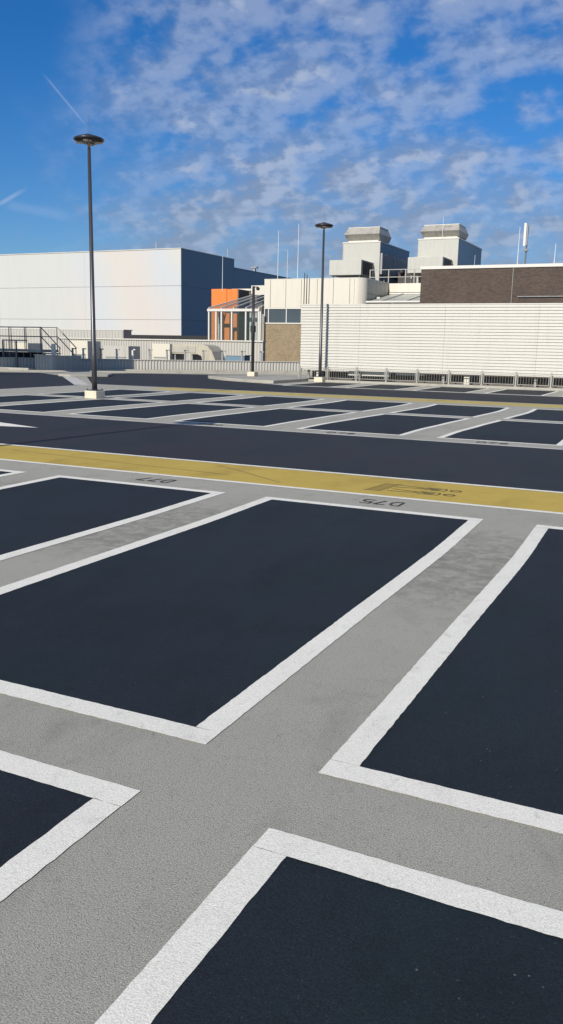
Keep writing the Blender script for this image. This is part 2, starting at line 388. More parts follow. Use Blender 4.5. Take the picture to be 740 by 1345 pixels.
# parking deck: a slab whose far edge follows the fence and the oblique parapet
PA, PB = Vector((-46.0, 27.7)), Vector((-17.2, 51.6))     # parapet foot line
deck_poly = [(-60,-40),(40,-40),(40,38.6),(-17.2,38.6),(-17.2,51.6),(-46,27.7),(-60,27.7)]
struct('parking_deck', MB().prism(deck_poly, -.9, 0.0), M['concrete'])

def interp(tab, v):
    if v <= tab[0][0]: return tab[0][1]
    for (a, x), (b, y) in zip(tab, tab[1:]):
        if v <= b:
            t = (v-a)/(b-a); t = t*t*(3-2*t); return x+(y-x)*t
    return tab[-1][1]
W1 = [(2.7,0),(4.6,.0),(6.4,.008),(8.2,-.028)]
W2 = [(15.3,0),(16.6,-.02),(18.2,.05),(20.2,.15),(23.2,.27),(24.9,.20)]
wob0 = lambda v: 0.0
wob1 = lambda v: interp(W1, v)
wob2 = lambda v: interp(W2, v)

white = MB(); asph = MB(); road = MB(); fadedm = MB()
def vstrip(mb, xa, xb, y0, y1, z, wob, step, jit):       # strip running away from the viewer
    n = max(1, int((y1-y0)/step)); L = []; Rr = []
    for i in range(n+1):
        y = y0+(y1-y0)*i/n; o = wob(y)
        L.append((xa+o+random.uniform(-jit, jit), y, z)); Rr.append((xb+o+random.uniform(-jit, jit), y, z))
    for i in range(n): mb.quad(L[i], Rr[i], Rr[i+1], L[i+1])
def hstrip(mb, x0, x1, ya, yb, z, step, jit, oa=0, ob=0):
    n = max(1, int((x1-x0)/step)); A = []; B = []
    for i in range(n+1):
        x = x0+(x1-x0)*i/n
        A.append((x+oa, ya+random.uniform(-jit, jit), z)); B.append((x+ob, yb+random.uniform(-jit, jit), z))
    for i in range(n): mb.quad(A[i], A[i+1], B[i+1], B[i])
def bay(u0, u1, v0, v1, wob, w=.12, near=False, flip=False, ww=None, mat_line=None):
    wl = mat_line or white
    step, jit = (.035, .0022) if near else (.5, .0)
    s = .002
    if flip: # side strips run to the outer far edge, short strips sit between
        pass
    hstrip(wl, u0, u1, v0, v0+w, .004, step, jit, wob(v0), wob(v0+w))
    hstrip(wl, u0, u1, v1-w, v1, .004, step, jit, wob(v1-w), wob(v1))
    vstrip(wl, u0, u0+w, v0+w+s, v1-w-s, .004, wob, step, jit)
    vstrip(wl, u1-w, u1, v0+w+s, v1-w-s, .004, wob, step, jit)
    vstrip(asph, u0+w-.012, u1-w+.012, v0+w-.012, v1-w+.012, .002, wob, .4, 0)
# row 0 (nearest, partly behind the camera) and row 1
for k in range(-6, 5):
    u0 = -3.97+2.84*k
    if u0 < -20: continue
    near = -2 <= k <= 1
    bay(u0, u0+2.34, 2.757, 8.045, wob1, near=near)
    bay(u0, u0+2.34-(.022 if k == 0 else 0), -2.95, 2.335, wob0, near=near)
# row 2: two back-to-back ranks
rights = [-4.74+2.86*k for k in range(-4, 6)]
for r in rights:
    bay(r-2.22, r, 15.22, 20.10, wob2, w=.115)
    bay(r-2.22, r, 20.52, 24.75, wob2, w=.115)
# row 3 against the fence
for k in range(-2, 8):
    r = -7.62+2.82*k
    bay(r-2.2, r, 32.35, 36.6, wob0, w=.11)
# aisles and circulation roads
road.quad((-20.8,10.13,.002),(38,10.13,.002),(38,14.62,.002),(-20.8,14.62,.002))
road.quad((-20.8,-38,.002),(38,-38,.002),(38,-5.2,.002),(-20.8,-5.2,.002))
road.quad((-20.8,27.25,.002),(38,27.25,.002),(38,32.25,.002),(-15.3,32.25,.002),(-17.3,33.4,.002),(-20.8,35.6,.002))
road.quad((-58,-38,.002),(-20.803,-38,.002),(-20.803,25.9,.002),(-26.2,31.9,.002),(-30.8,35.0,.002),(-44.5,25.5,.002),(-58,25.5,.002))
road.quad((-20.803,26.6,.002),(-20.803,42.6,.002),(-27.6,38.6,.002),(-28.2,36.6,.002),(-26.4,33.3,.002))
struct('aisle', road, M['road'])
struct('bay_surface', asph, M['asphalt'])
# yellow walkways with white edge lines
yel = MB(); hstrip(yel, -20.8, 38, 8.80, 10.04, .002, .5, 0)
struct('yellow_walkway', yel, M['yellow'])
hstrip(white, -20.8, 38, 8.70, 8.795, .004, .04, .0015); hstrip(white, -20.8, 38, 10.045, 10.135, .004, .04, .0015)
ol = MB(); hstrip(ol, -17.6, 38, 25.55, 27.15, .002, 1, 0)
struct('far_yellow_walkway', ol, M['olive'])
hstrip(fadedm, -17.6, 38, 25.42, 25.54, .004, 1, 0); hstrip(fadedm, -17.6, 38, 27.16, 27.26, .004, 1, 0)
hstrip(fadedm, -18.4, 38, 14.62, 14.74, .004, 1, 0)
hstrip(fadedm, -15.3, 38, 32.05, 32.3, .004, 1, 0)
vstrip(fadedm, -20.95, -20.7, 14.7, 27.2, .004, wob0, 1, 0)
# arrow head painted in the aisle
arr = MB().quad((-12.35,12.16,.004),(-11.02,12.44,.004),(-12.35,12.84,.004)); arr.quad((-15.5,12.42,.004),(-12.35,12.42,.004),(-12.35,12.58,.004),(-15.5,12.58,.004))
white.v += []; off = len(white.v); white.v += arr.v; white.f += [tuple(off+i for i in f) for f in arr.f]
struct('white_lines', white, M['white'])
struct('faded_lines', fadedm, M['faded'])
# pale lines round the dark triangle on the left road
tl = MB()
def gstrip(mb, pts, w, z):
    for a, b in zip(pts, pts[1:]):
        a = Vector(a); b = Vector(b); d = (b-a).normalized(); n = Vector((-d.y, d.x))*w/2
        mb.quad((*(a-n), z), (*(b-n), z), (*(b+n), z), (*(a+n), z))
gstrip(tl, [(-26.6,32.2),(-21.0,26.2)], .55, .0045)
struct('road_edge_line', tl, M['faded'])

# bay numbers
GL = {'D': [[(0,0),(0,1),(.62,1),(1,.72),(1,.28),(.62,0),(0,0)]], '7': [[(0,1),(1,1),(.4,0)]],
      '5': [[(1,1),(.08,1),(.0,.56),(.65,.60),(1,.42),(1,.16),(.68,0),(0,.02)]],
      '6': [[(.9,1),(.3,.8),(0,.4),(.1,.08),(.5,0),(.95,.1),(1,.36),(.6,.55),(.1,.42)]],
      '8': [[(.5,.54),(.08,.7),(.1,.95),(.5,1),(.9,.95),(.92,.7),(.5,.54),(.0,.32),(.05,.06),(.5,0),(.95,.06),(1,.32),(.5,.54)]],
      '0': [[(.5,0),(.05,.2),(.05,.8),(.5,1),(.95,.8),(.95,.2),(.5,0)]],
      '3': [[(0,1),(.8,1),(1,.8),(.9,.58),(.45,.54),(.95,.48),(1,.16),(.7,0),(0,0)]], '9': [[(1,.55),(.5,.42),(.05,.6),(.1,.92),(.5,1),(.95,.92),(1,.55),(.8,.1),(.3,0)]], '4': [[(.75,0),(.75,1),(0,.3),(1,.3)]]}
def number(txt, cx, cy, rot, cw=.105, ch=.21, gap=.052, st=.027):
    mb = MB(); tot = len(txt)*cw+(len(txt)-1)*gap
    for i, c in enumerate(txt):
        for pl in GL[c]:
            pts = []
            for x, y in pl:
                X = -tot/2+i*(cw+gap)+x*cw; Y = (y-.5)*ch
                if rot: X, Y = -X, -Y
                pts.append((cx+X, cy+Y))
            for j, (a, b) in enumerate(zip(pts, pts[1:])):
                a = Vector(a); b = Vector(b); d = (b-a).normalized(); n = Vector((-d.y, d.x))*st/2; e = d*st*.3; z = .004+.0008*(j % 3)
                mb.quad((*(a-n-e), z), (*(b-n+e), z), (*(b+n+e), z), (*(a+n-e), z))
    return mb
nm = MB()
def add(mb, o): 
    k = len(mb.v); mb.v += o.v; mb.f += [tuple(k+i for i in f) for f in o.f]
for i, t in ((-1,'D77'),(0,'D75'),(1,'D73'),(-2,'D79')): add(nm, number(t, -2.80+2.84*i, 8.37, True))
for i, t in ((0,'D76'),(-1,'D78'),(-2,'D80'),(1,'D74')): add(nm, number(t, -3.02+2.86*i+.0, 14.98, False, cw=.13, ch=.18, gap=.065, st=.034))
struct('bay_numbers', nm, M['blackp'])

# pedestrian symbol on the yellow walkway: crossing bars and two walking figures lying along it
sy = MB()
def pl(pts, st, z=.0050):
    for j, (a, b) in enumerate(zip(pts, pts[1:])):
        a = Vector(a); b = Vector(b); d = (b-a).normalized(); n = Vector((-d.y, d.x))*st/2; zz = z+.0009*(j % 3)
        sy.quad((*(a-n), zz), (*(b-n), zz), (*(b+n), zz), (*(a+n), zz))
for i in range(7):
    y = 9.07+.088*i
    pl([(-3.26+.012*i, y), (-3.05+.012*i, y+.02)], .022, .0050)
def figure(x0, yc, s):
    X = lambda a: x0+a*s; Y = lambda b: yc+b*s
    pl([(X(0),Y(-.08)),(X(.36),Y(-.03)),(X(.44),Y(-.08)),(X(.66),Y(-.085))], .017)
    pl([(X(.02),Y(.10)),(X(.30),Y(.05)),(X(.40),Y(.02)),(X(.44),Y(.085)),(X(.66),Y(.085))], .017)
    pl([(X(.66),Y(-.085)),(X(.68),Y(0)),(X(.66),Y(.085))], .017)
    pl([(X(.44),Y(.02)),(X(.60),Y(.02))], .030)
    pl([(X(.48),Y(-.04)),(X(.58),Y(-.05))], .017)
    c = (X(.80), Y(0)); r = .062*s
    pl([(c[0]+r*1.15*math.cos(a*math.pi/6), c[1]+r*math.sin(a*math.pi/6)) for a in range(13)], .020)
figure(-3.00, 9.20, .88); figure(-3.00, 9.50, .88)
struct('pedestrian_symbol', sy, M['blackp'])
# tyre scuffs on the yellow strip and in the aisle
ty = MB()
def scuff(px, wd):
    gstrip(ty, [tuple(atg(x, y).xy) for x, y in px], wd, .0045)
scuff([(17,591),(60,596),(120,603),(185,611),(240,617),(300,624)], .018)
scuff([(284,611),(310,617),(340,626),(368,634)], .03)
struct('tyre_marks', ty, M['tyre'])

# ------------------------------------------------------------------ kerbs and islands
def line_off(a, b, d):       # offset the 2D segment towards the camera side
    t = (b-a).normalized(); n = Vector((t.y, -t.x)); return a+n*d, b+n*d
a1, b1 = line_off(PA, PB, .15); a2, b2 = line_off(PA, PB, .55)
struct('kerb', MB().prism([tuple(a2), tuple(b2), tuple(b1), tuple(a1)], 0, .13), M['kerb'], bevel=.01)
c1, d1 = line_off(PA, PB, 2.35); c2, d2 = line_off(PA, PB, 2.75)
d1 = c1.lerp(d1, .90); d2 = c2.lerp(d2, .90); c1 = c1.lerp(d1, .42); c2 = c2.lerp(d2, .42)
struct('lane_kerb', MB().prism([tuple(c2), tuple(d2), tuple(d1), tuple(c1)], 0, .09), M['kerb'], bevel=.01)
# pale kerb nose at the tip of that lane
struct('kerb_nose', MB().prism([(-27.2,32.2),(-26.3,32.0),(-25.2,33.4),(-26.3,35.3),(-28.3,36.2),(-28.5,34.4)], 0, .11), M['kerb'], bevel=.02)
struct('kerb_island', MB().prism([(-20.9,35.6),(-19.4,34.35),(-17.4,33.35),(-16.3,33.3),(-16.3,37.0),(-17.0,39.4),(-19.2,39.2),(-20.9,37.1),(-21.3,36.2)], 0, .14), M['kerb'], bevel=.02)
struct('fence_kerb', MB().prism([(-16.27,36.95),(38,36.95),(38,37.5),(-16.27,37.5)], 0, .10), M['kerb'], bevel=.01)

# ------------------------------------------------------------------ street lamps
def lamp(loc, label, spike=.55, H=7.0):
    x, y, z = loc; t = thing('street_lamp', label, 'street lamp', loc, 'tall lamps on the parking deck')
    build('base_block', MB().box(x-.21, x+.21, y-.21, y+.21, z, z+.23), M['block'], t, bevel=.015)
    b = MB(); 
    for sx in (-1, 1):
        for sy_ in (-1, 1): b.tube((x+sx*.15, y+sy_*.15, z+.23), (x+sx*.15, y+sy_*.15, z+.29), .014, n=6)
    build_each('anchor_bolt', b, M['lampdark'], t)
    build('base_plate', MB().box(x-.18, x+.18, y-.18, y+.18, z+.232, z+.255), M['pole'], t)
    build('pole', MB().loft([[Vector((x+r*math.cos(k*math.pi/8), y+r*math.sin(k*math.pi/8), h)) for k in range(16)] for r, h in ((.076,z+.255),(.076,z+1.3),(.070,z+1.32),(.045,z+H-.22))]), M['pole'], t, smooth=True)
    h = z+H
    build('neck', MB().lathe((x,y,h), [(.038,-.24),(.038,-.10),(.06,-.06)], 16), M['lens'], t, smooth=True)
    hd = build('lamp_head', MB().lathe((x,y,h), [(.10,-.07),(.28,-.075),(.40,-.035),(.425,.0),(.40,.03),(.28,.075),(.14,.10),(.10,.13),(.03,.14)], 32), M['lampdark'], t, smooth=True)
    pods = MB()
    for k in range(4):
        a = k*math.pi/2+.5; pods.lathe((x+.26*math.cos(a), y+.26*math.sin(a), h-.085), [(.10,-.010),(.125,.012)], 14)
    ORG[hd.name] = Vector(loc); build_each('lens', pods, M['lens'], hd)
    build('lightning_spike', MB().tube((x,y,h+.13), (x,y,h+.13+spike), .007, .004, 6), M['steel'], t)
    return t
lamp((-15.68, 20.14, 0), 'tall dark lamp post with round disc head on cream block, leftmost and nearest in view', H=7.12)
lamp((-15.62, 36.84, 0), 'tall dark lamp post with round disc head standing just before the white louvred wall')
lamp((-10.08, 2.545, 0), 'tall dark lamp post whose shadow crosses the aisle, outside the left edge')
# short camera mast on the kerb island
cx, cy = -19.28, 37.05
t = thing('camera_mast', 'slim dark mast with a small camera on top, standing on pale kerb island', 'mast', (cx, cy, .14))
build('base_block', MB().box(cx-.2, cx+.2, cy-.2, cy+.2, .14, .36), M['block'], t, bevel=.015)
build('pole', MB().tube((cx,cy,.36), (cx,cy,4.4), .075, .062, 12), M['lampdark'], t, smooth=True)
build('arm', MB().bar((cx,cy,4.36), (cx+.26,cy-.05,4.36), .04, .04), M['lampdark'], t)
build('camera_housing', MB().lathe((cx+.26,cy-.05,4.2), [(.03,0),(.08,.03),(.09,.09),(.06,.15)], 14), M['lampdark'], t)
build('bracket', MB().box(cx-.10, cx+.10, cy-.09, cy+.09, 2.25, 2.55), M['lampdark'], t)

# ------------------------------------------------------------------ louvred screen wall
LV = 37.45
z0, z1 = .54, 3.53; N = 22; p = (z1-.10-z0)/N
lw = thing('louvred_wall', 'long cream white louvred screen wall above the railings', 'wall', (-10, LV, 0))
def louvre_panel(xa, xb):
    mb = MB(); prof = []
    for i in range(N):
        b = z0+i*p
        prof += [(LV, b), (LV, b+p*.50), (LV+.05, b+p*.62), (LV+.05, b+p*.76)]
    prof += [(LV, z1-.10), (LV, z1), (LV+.16, z1), (LV+.16, z0)]
    n = len(prof); k = len(mb.v)
    mb.v += [(xa, y, z) for y, z in prof]+[(xb, y, z) for y, z in prof]
    for i in range(n): mb.f.append((k+i, k+n+i, k+n+(i+1) % n, k+(i+1) % n))
    mb.f.append(tuple(k+i for i in range(n))); mb.f.append(tuple(k+n+i for i in reversed(range(n))))
    build('louvre_panel', mb, M['louvre'], lw)
xs = [-16.93, -13.97, -9.98, -5.97, -1.96, 2.05, 6.06, 10.07, 14.08]
for a, b in zip(xs, xs[1:]): louvre_panel(a+.003, b-.003)
build('top_cap', MB().box(-16.95, 14.1, LV-.02, LV+.22, z1+.002, z1+.05), M['whitemetal'], lw)
build('backing', MB().box(-16.9, 14.05, LV+.17, LV+.24, z0+.02, z1-.02), M['louvre'], lw)
for x in [-16.6, -13.97, -9.98, -5.97, -1.96, 2.05, 6.06, 10.07]:
    build('support_post', MB().box(x-.05, x+.05, LV+.25, LV+.35, 0, z1), M['galv'], lw)
o = build('low_block_wall', MB().box(-16.6, 14, 38.2, 38.5, 0, .46), M['lowbrick'], org=(-1, 38.3, 0)); tag(o, 'low dark blockwork wall seen through the railings under the louvres', 'wall')
# white cabinet strip and small fittings under the louvres
o = build('equipment_housing', MB().box(-14.55, -12.55, 37.75, 38.05, .30, .53), M['whitemetal'], org=(-13.5, 37.9, 0)); tag(o, 'white sheet metal housing under the louvres, seen above the railings', 'housing')
o = build('equipment_housing', MB().box(-12.2, -10.9, 37.75, 38.0, .40, .50), M['whitemetal'], org=(-11.5, 37.9, 0)); tag(o, 'narrow white strip housing behind the railings, right of the larger one', 'housing')
for i, (x, lb) in enumerate(((-16.05, 'white meter cabinet behind the first railing beside the second lamp post'), (-8.92, 'small white cabinet behind the railings towards the right of the louvred wall'))):
    t = thing('meter_cabinet', lb, 'cabinet', (x, 37.75, 0))
    build('body', MB().box(x-.13, x+.13, 37.68, 37.86, .0, .50), M['whitemetal'], t, bevel=.01)
    build('door', MB().box(x-.10, x+.10, 37.655, 37.678, .08, .44), M['panelwhite'], t)
    build('vent', MB().box(x-.06, x+.06, 37.64, 37.653, .34, .38), M['greymetal'], t)

# railings under the louvres: one panel, then copies
FY = 37.22
def railing(x):
    L = 1.45; t = thing('railing_panel', 'galvanised steel railing panel with thin upright bars below the louvred wall', 'railing', (x, FY, .10), 'railing panels below the louvred wall')
    build('frame', MB().bar((x+.07,FY,.60),(x+L-.07,FY,.60),.026,.026).bar((x+.07,FY,.19),(x+L-.07,FY,.19),.026,.026).bar((x+.085,FY,.172),(x+.085,FY,.618),.03,.03).bar((x+L-.085,FY,.172),(x+L-.085,FY,.618),.03,.03), M['galv'], t)
    b = MB()
    for i in range(1, 11): xx = x+.085+(L-.17)*i/11; b.tube((xx,FY,.20), (xx,FY,.59), .007, n=5)
    build_each('bar', b, M['galv'], t)
    build('post', MB().box(x-.035, x+.035, FY-.035, FY+.035, .10, .72), M['galv'], t)
    build('post_foot', MB().box(x-.07, x+.07, FY-.07, FY+.07, .101, .115), M['galv'], t)
    return t
r0 = railing(-16.85)
for k in range(1, 18): copy_tree(r0, (1.45*k, 0, 0))

# ------------------------------------------------------------------ oblique parapet on the left with its stub posts
pt = thing('parapet_wall', 'low corrugated white parapet along the far left edge of the deck', 'wall', (*PA.lerp(PB, .5), 0))
def corrugated(A, B, zz0, zz1, pitch, depth, back=.08):
    A = Vector(A[:2]); B = Vector(B[:2]); L = (B-A).length; d = (B-A)/L; n = Vector((d.y, -d.x)); mb = MB()
    cnt = int(L/pitch); front = []
    for i in range(cnt):
        s = i*pitch
        for ds, o in ((0,0),(.35,0),(.5,1),(.85,1)): front.append(A+d*(s+ds*pitch)+n*(-depth*o))
    front.append(B); prof = front+[B-n*(depth+back), A-n*(depth+back)]
    return mb.prism([tuple(q) for q in prof], zz0, zz1)
build('wall', corrugated(PA, PB, .02, .66, .18, .05), M['corr'], pt)
ca, cb = line_off(PA, PB, .04); cc, cdd = line_off(PA, PB, -.22)
build('coping', MB().prism([tuple(ca), tuple(cb), tuple(cdd), tuple(cc)], .662, .70), M['corr'], pt)
for x in (93, 107, 130, 151, 172, 194, 217, 241, 265, 290, 316, 341):
    q = None
    d = ray(x, 465); # foot on the parapet line
    dirp = Vector((d.x, d.y)); t_ = (PB-PA)
    den = dirp.x*t_.y-dirp.y*t_.x; s_ = (PA.x*t_.y-PA.y*t_.x)/den; q = dirp*s_
    X, Y = q.x+.05, q.y+.12
    mb = MB().box(X-.05, X+.05, Y-.03, Y+.03, .70, 1.28).box(X-.05, X+.20, Y-.03, Y+.03, 1.22, 1.282).box(X+.051, X+.09, Y-.03, Y+.03, .92, .97)
    build('post', mb, M['frame'] if x in (107, 151, 172) else M['greymetal'] if x > 190 else M['galv'], pt)

# ------------------------------------------------------------------ stair and landing at far left
st = thing('staircase', 'raised steel landing with handrails and steps at far left, dark underneath', 'staircase', (-36, 38, 0))
build('platform', MB().box(-47, -33.2, 37.9, 39.4, 1.02, 1.16), M['galv'], st)
build('slab', MB().box(-47, -33.0, 36.6, 37.8, .0, .16), M['kerb'], st)
build('rear_wall', MB().box(-47, -33.3, 38.3, 38.4, .0, 1.0), M['roofing'], st)  # dark sheet that paints the shade under the landing
def handrail(y, zt):
    mb = MB(); xe = -33.2
    for dz in (0, -.52): mb.tube((-47,y,zt+dz), (xe,y,zt+dz), .028, n=6).tube((xe,y,zt+dz), (xe+1.35,y,zt+dz-1.15), .028, n=6)
    for k in range(11): mb.tube((xe-.05-1.15*k, y, 1.16), (xe-.05-1.15*k, y, zt), .026, n=6)
    mb.tube((xe+1.3,y,.05), (xe+1.3,y,zt-1.12), .026, n=6)
    return mb
build('handrail', handrail(37.95, 2.40), M['steel'], st); build('handrail', handrail(39.35, 2.42), M['steel'], st)
steps = MB()
for k in range(6): steps.box(-33.2+.24*k, -33.2+.24*(k+1)-.005, 38.0, 39.3, 1.02-.19*k-.10, 1.02-.19*k-.04)
build_each('step', steps, M['galv'], st)
bars = MB()
for k in range(26): bars.box(-46.5+.52*k, -46.5+.52*k+.06, 37.92, 37.97, .16, 1.0)
build_each('screen_bar', bars, M['steel'], st)
gt = thing('gate', 'dark steel framed gate below the landing, left of white corrugated box', 'gate', (-34.9, 37.2, .16))
build('frame', MB().box(-35.4,-35.33,37.2,37.27,.165,1.62).box(-34.42,-34.35,37.2,37.27,.165,1.62).box(-35.4,-33.6,37.2,37.27,1.625,1.69), M['steel'], gt)
gb = MB()
for k in range(6): gb.tube((-35.25+.15*k,37.235,.2), (-35.25+.15*k,37.235,1.62), .014, n=5)
build_each('bar', gb, M['steel'], gt)
sb = thing('stair_side_wall', 'small white corrugated wall box beside the foot of the steps', 'wall', (-32.2, 37.3, 0))
build('wall', corrugated((-32.95,37.1), (-31.72,37.1), .02, .86, .2, .05, .3), M['corr'], sb)
build('side_wall', corrugated((-31.715,37.12), (-31.715,39.6), .02, .86, .2, .05, .1), M['corr'], sb)
build('cap', MB().box(-32.98,-31.68,37.05,37.5,.863,.90), M['whitemetal'], sb)
build('corner_post', MB().box(-31.95,-31.75,37.3,37.45,.905,1.5), M['frame'], sb)
# added beam, unseen beyond the left edge, that casts shade on the parapet
fb = thing('shade_caster', 'added grey shade caster with solid side, unseen beyond the left edge', 'shade_caster', (-45, 27, 0))
build('deck', MB().box(-75, -30.3, 27.8, 29.2, 5.1, 5.35), M['kerb'], fb)
build('side_wall', MB().box(-75, -30.3, 28.6, 28.72, 5.352, 8.0), M['whitemetal'], fb)
for x in (-72, -58, -44): build('column', MB().box(x, x+.4, 28.2, 28.6, 0, 5.1), M['kerb'], fb)
build('column', MB().box(-30.9, -30.5, 28.2, 28.6, 0, 5.1), M['kerb'], fb)

# ------------------------------------------------------------------ roof equipment behind the parapet
def unit(x0, x1, y0, y1, zb, zt, label, mt='panelwhite'):
    t = thing('ventilation_unit', label, 'ventilation unit', ((x0+x1)/2, y0, zb))
    build('housing', MB().box(x0, x1, y0, y1, zb+.12, zt), M[mt], t, bevel=.02)
    gb = MB(); w_ = (x1-x0)
    for i in range(5): z = zb+.18+(zt-zb)*.09*i; gb.box(x0+w_*.1, x1-w_*.1, y0-.03, y0-.004, z, z+(zt-zb)*.05)
    build('grille', gb, M['greymetal'], t)
    build_each('foot', MB().box(x0+.1, x0+.25, y0+.05, y1-.05, zb, zb+.118).box(x1-.25, x1-.1, y0+.05, y1-.05, zb, zb+.118), M['darkmetal'], t)
    return t
# roof of the lower storey these stand on
rf = struct('lower_roof', MB().prism([(-70,40),(-46.3,28.2),(-45.9,28.4),(-17.6,52),(-10,40),(40,40),(40,95),(-90,95),(-90,40)][0:1]+[(-60.5,28.0),(-46.2,28.0),(-17.5,51.85),(-17.0,51.9),(-17.0,38.9),(40,38.9),(40,89.5),(-95,89.5),(-95,40)], -1.0, -.12), M['roofing'])
unit(-39.4, -37.9, 48, 49.5, -.12, 1.72, 'cream boxy ventilation unit behind the parapet, beside the landing')
unit(-32.3, -30.9, 47.6, 49, -.12, 1.62, 'cream boxy ventilation unit left of the curved duct')
unit(-37.0, -34.9, 48.6, 50, -.12, 1.42, 'low grey white ventilation unit behind the shaded parapet', 'corr')
unit(-42.8, -41.0, 45.5, 47, -.12, 1.50, 'white roof unit seen behind the steps of the landing')
# curved duct
M['ductm'] = mat('weathered_duct', (.40, .38, .31), .6, var=.12, vscale=2, streak=.25)
t = thing('curved_duct', 'curved cream duct sloping down at its right end behind the parapet', 'duct', (-29.8, 48, -.12))
P_ = [(-31.3,1.50),(-30.9,1.62),(-28.6,1.62),(-28.2,1.52),(-27.9,1.2),(-27.5,.3),(-27.4,-.1),(-28.3,-.1),(-28.7,.9),(-29.0,1.0),(-31.3,1.0)]
mb = MB(); n = len(P_); mb.v = [(x, 47.9, z) for x, z in P_]+[(x, 49.3, z) for x, z in P_]
mb.f = [tuple(range(n)), tuple(reversed(range(n, 2*n)))]+[(i, n+i, n+(i+1) % n, (i+1) % n) for i in range(n)]
build('duct', mb, M['ductm'], t)
build('opening', MB().box(-30.9,-29.1,47.86,47.895,1.08,1.50), M['aged'], t)
build_each('support', MB().box(-30.8,-30.7,48,49.2,-.12,.99).box(-29.5,-29.4,48,49.2,-.12,.99), M['greymetal'], t)
t = thing('ventilation_box', 'small blue grey box on the lower roof right of the curved duct', 'box', (-27, 48.5, -.12))
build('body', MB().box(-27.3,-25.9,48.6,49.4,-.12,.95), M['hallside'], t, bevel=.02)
build('lid', MB().box(-27.35,-25.85,48.55,49.45,.953,1.0), M['corr'], t)
# long light wall with corrugation at mid distance
t = thing('screen_wall', 'long white ribbed wall behind the parapet below the glass pavilion', 'wall', (-33, 52, 0))
build('wall', corrugated((-44.0,52),(-26.3,52),-.12,1.86,.22,.05,.25), M['corr'], t)
build('coping', MB().box(-44.0,-26.25,51.93,52.4,1.863,1.95), M['whitemetal'], t)
t = thing('roof_block', 'white ribbed roof building with a shaded right end before the big hall', 'building', (-50, 60, 0))
build('wall', corrugated((-66,60),(-43.7,60),-.12,2.62,.33,.05,.2), M['corr'], t)
build('end_wall', MB().box(-43.69,-43.6,60.02,61.2,-.12,2.66), M['corr'], t)
build('roof', MB().box(-66,-43.55,60.0,61.3,2.665,2.74), M['whitemetal'], t)
o = build('shadow_gap', MB().box(-50.6,-38.3,70,71,-.12,2.44), M['roofing'], org=(-38,70,0)); tag(o, 'dark band painted as the shadow gap between ribbed wall and the hall', 'shadow gap')  # dark strip painted in for the shadow gap at the hall's foot

# ------------------------------------------------------------------ big hall
hx = -56.73
h = thing('hall', 'huge windowless hall with pale panelled front and side painted in shade blue', 'building', (-75, 90, -10))
core = MB().box(-130, hx-.05, 90.06, 103.3, -10.5, 12.9).box(-130, hx-.05, 103.31, 150, -10.5, 11.8)
build('core', core, M['greymetal'], h)
fr = MB(); zs = [-10, -1.0, 4.55, 8.6, 12.88]
for a, b in zip(zs, zs[1:]):
    x = hx-.02
    while x > -128:
        xe = x-14.5; fr.box(xe+.006, x-.006, 90.0, 90.055, a+.018, b-.018); x = xe
build('front_cladding', fr, M['hall'], h)
sd_ = MB()
for a, b in zip(zs, zs[1:]):
    bb = b-.02
    sd_.box(hx-.045, hx, 90.06, 103.30, a+.035, bb)
    y = 103.32
    while y < 149:
        sd_.box(hx-.045, hx, y+.01, min(y+9, 150)-.01, a+.035, min(bb, 11.78)); y += 9
build('side_cladding', sd_, M['hallside'], h)
build('roof_trim', MB().box(-130, hx+.03, 89.95, 103.33, 12.905, 13.0), M['whitemetal'], h)
build('lower_roof_trim', MB().box(-130, hx+.03, 103.35, 150, 11.805, 11.9), M['hallside'], h)
build('roof_vent', MB().box(hx-2.2, hx-1.9, 113, 113.4, 11.9, 12.7).box(hx-2.5, hx-1.6, 112.9, 113.5, 12.7, 12.9), M['greymetal'], h)

# ------------------------------------------------------------------ orange block and glass pavilion

OV = 68.0
ox = [atv(px, 400, OV).x for px in (278, 298, 312)]; oz = atv(290, 379.5, OV).z
ob = thing('orange_building', 'bright orange box shaped building rising behind the glass pavilion', 'building', ((ox[0]+ox[2])/2, OV, 0))
build('wall', MB().box(ox[0], ox[1]-.01, OV, OV+4, -10, oz), M['orange'], ob)
build('wall', MB().box(ox[1]+.01, ox[2], OV+.04, OV+4, -10, oz-.02), M['orange'], ob)
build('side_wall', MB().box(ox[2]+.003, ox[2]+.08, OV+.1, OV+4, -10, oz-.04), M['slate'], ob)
gx0, gx1 = atv(312, 390, 70).x-.5, atv(345, 390, 70).x; gz = atv(322, 382, 70).z
gb_ = thing('grey_building', 'dark grey wall with pale coping behind the sloping glass roof', 'building', ((gx0+gx1)/2, 70, 0))
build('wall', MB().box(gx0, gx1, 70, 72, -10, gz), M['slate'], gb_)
build('coping', MB().box(gx0-.05, gx1+.05, 69.9, 72, gz+.003, gz+.18), M['frame'], gb_)
ub = [atv(331, 375, 69).x, atv(350, 375, 69).x]
build('upper_block', MB().box(ub[0], ub[1], 68.9, 69.8, atv(340,386,69).z, atv(340,375,69).z), M['panelwhite'], gb_)
pv = thing('glass_pavilion', 'glass pavilion with white uprights and sloping glass roof', 'pavilion', (-32.5, 59.3, 0))
PV = 59.3; PB_ = 64.2
ex = [atv(px, 425, PV).x for px in (274.5, 284, 291, 304.5, 323, 342)]+[-30.40]
EZ = atv(300, 405.5, PV).z
zb_ = -.12
for x in ex: build('upright', MB().box(x-.06, x+.06, PV-.02, PV+.12, zb_, EZ-.2), M['frame'], pv)
for y in (PV+1.6, PV+3.3): build('upright', MB().box(ex[0]-.06, ex[0]+.06, y, y+.12, zb_, EZ-.2), M['frame'], pv)
build('eaves_beam', MB().box(ex[0]-.12, ex[-1]+.06, PV-.06, PV+.16, EZ-.197, EZ), M['frame'], pv)
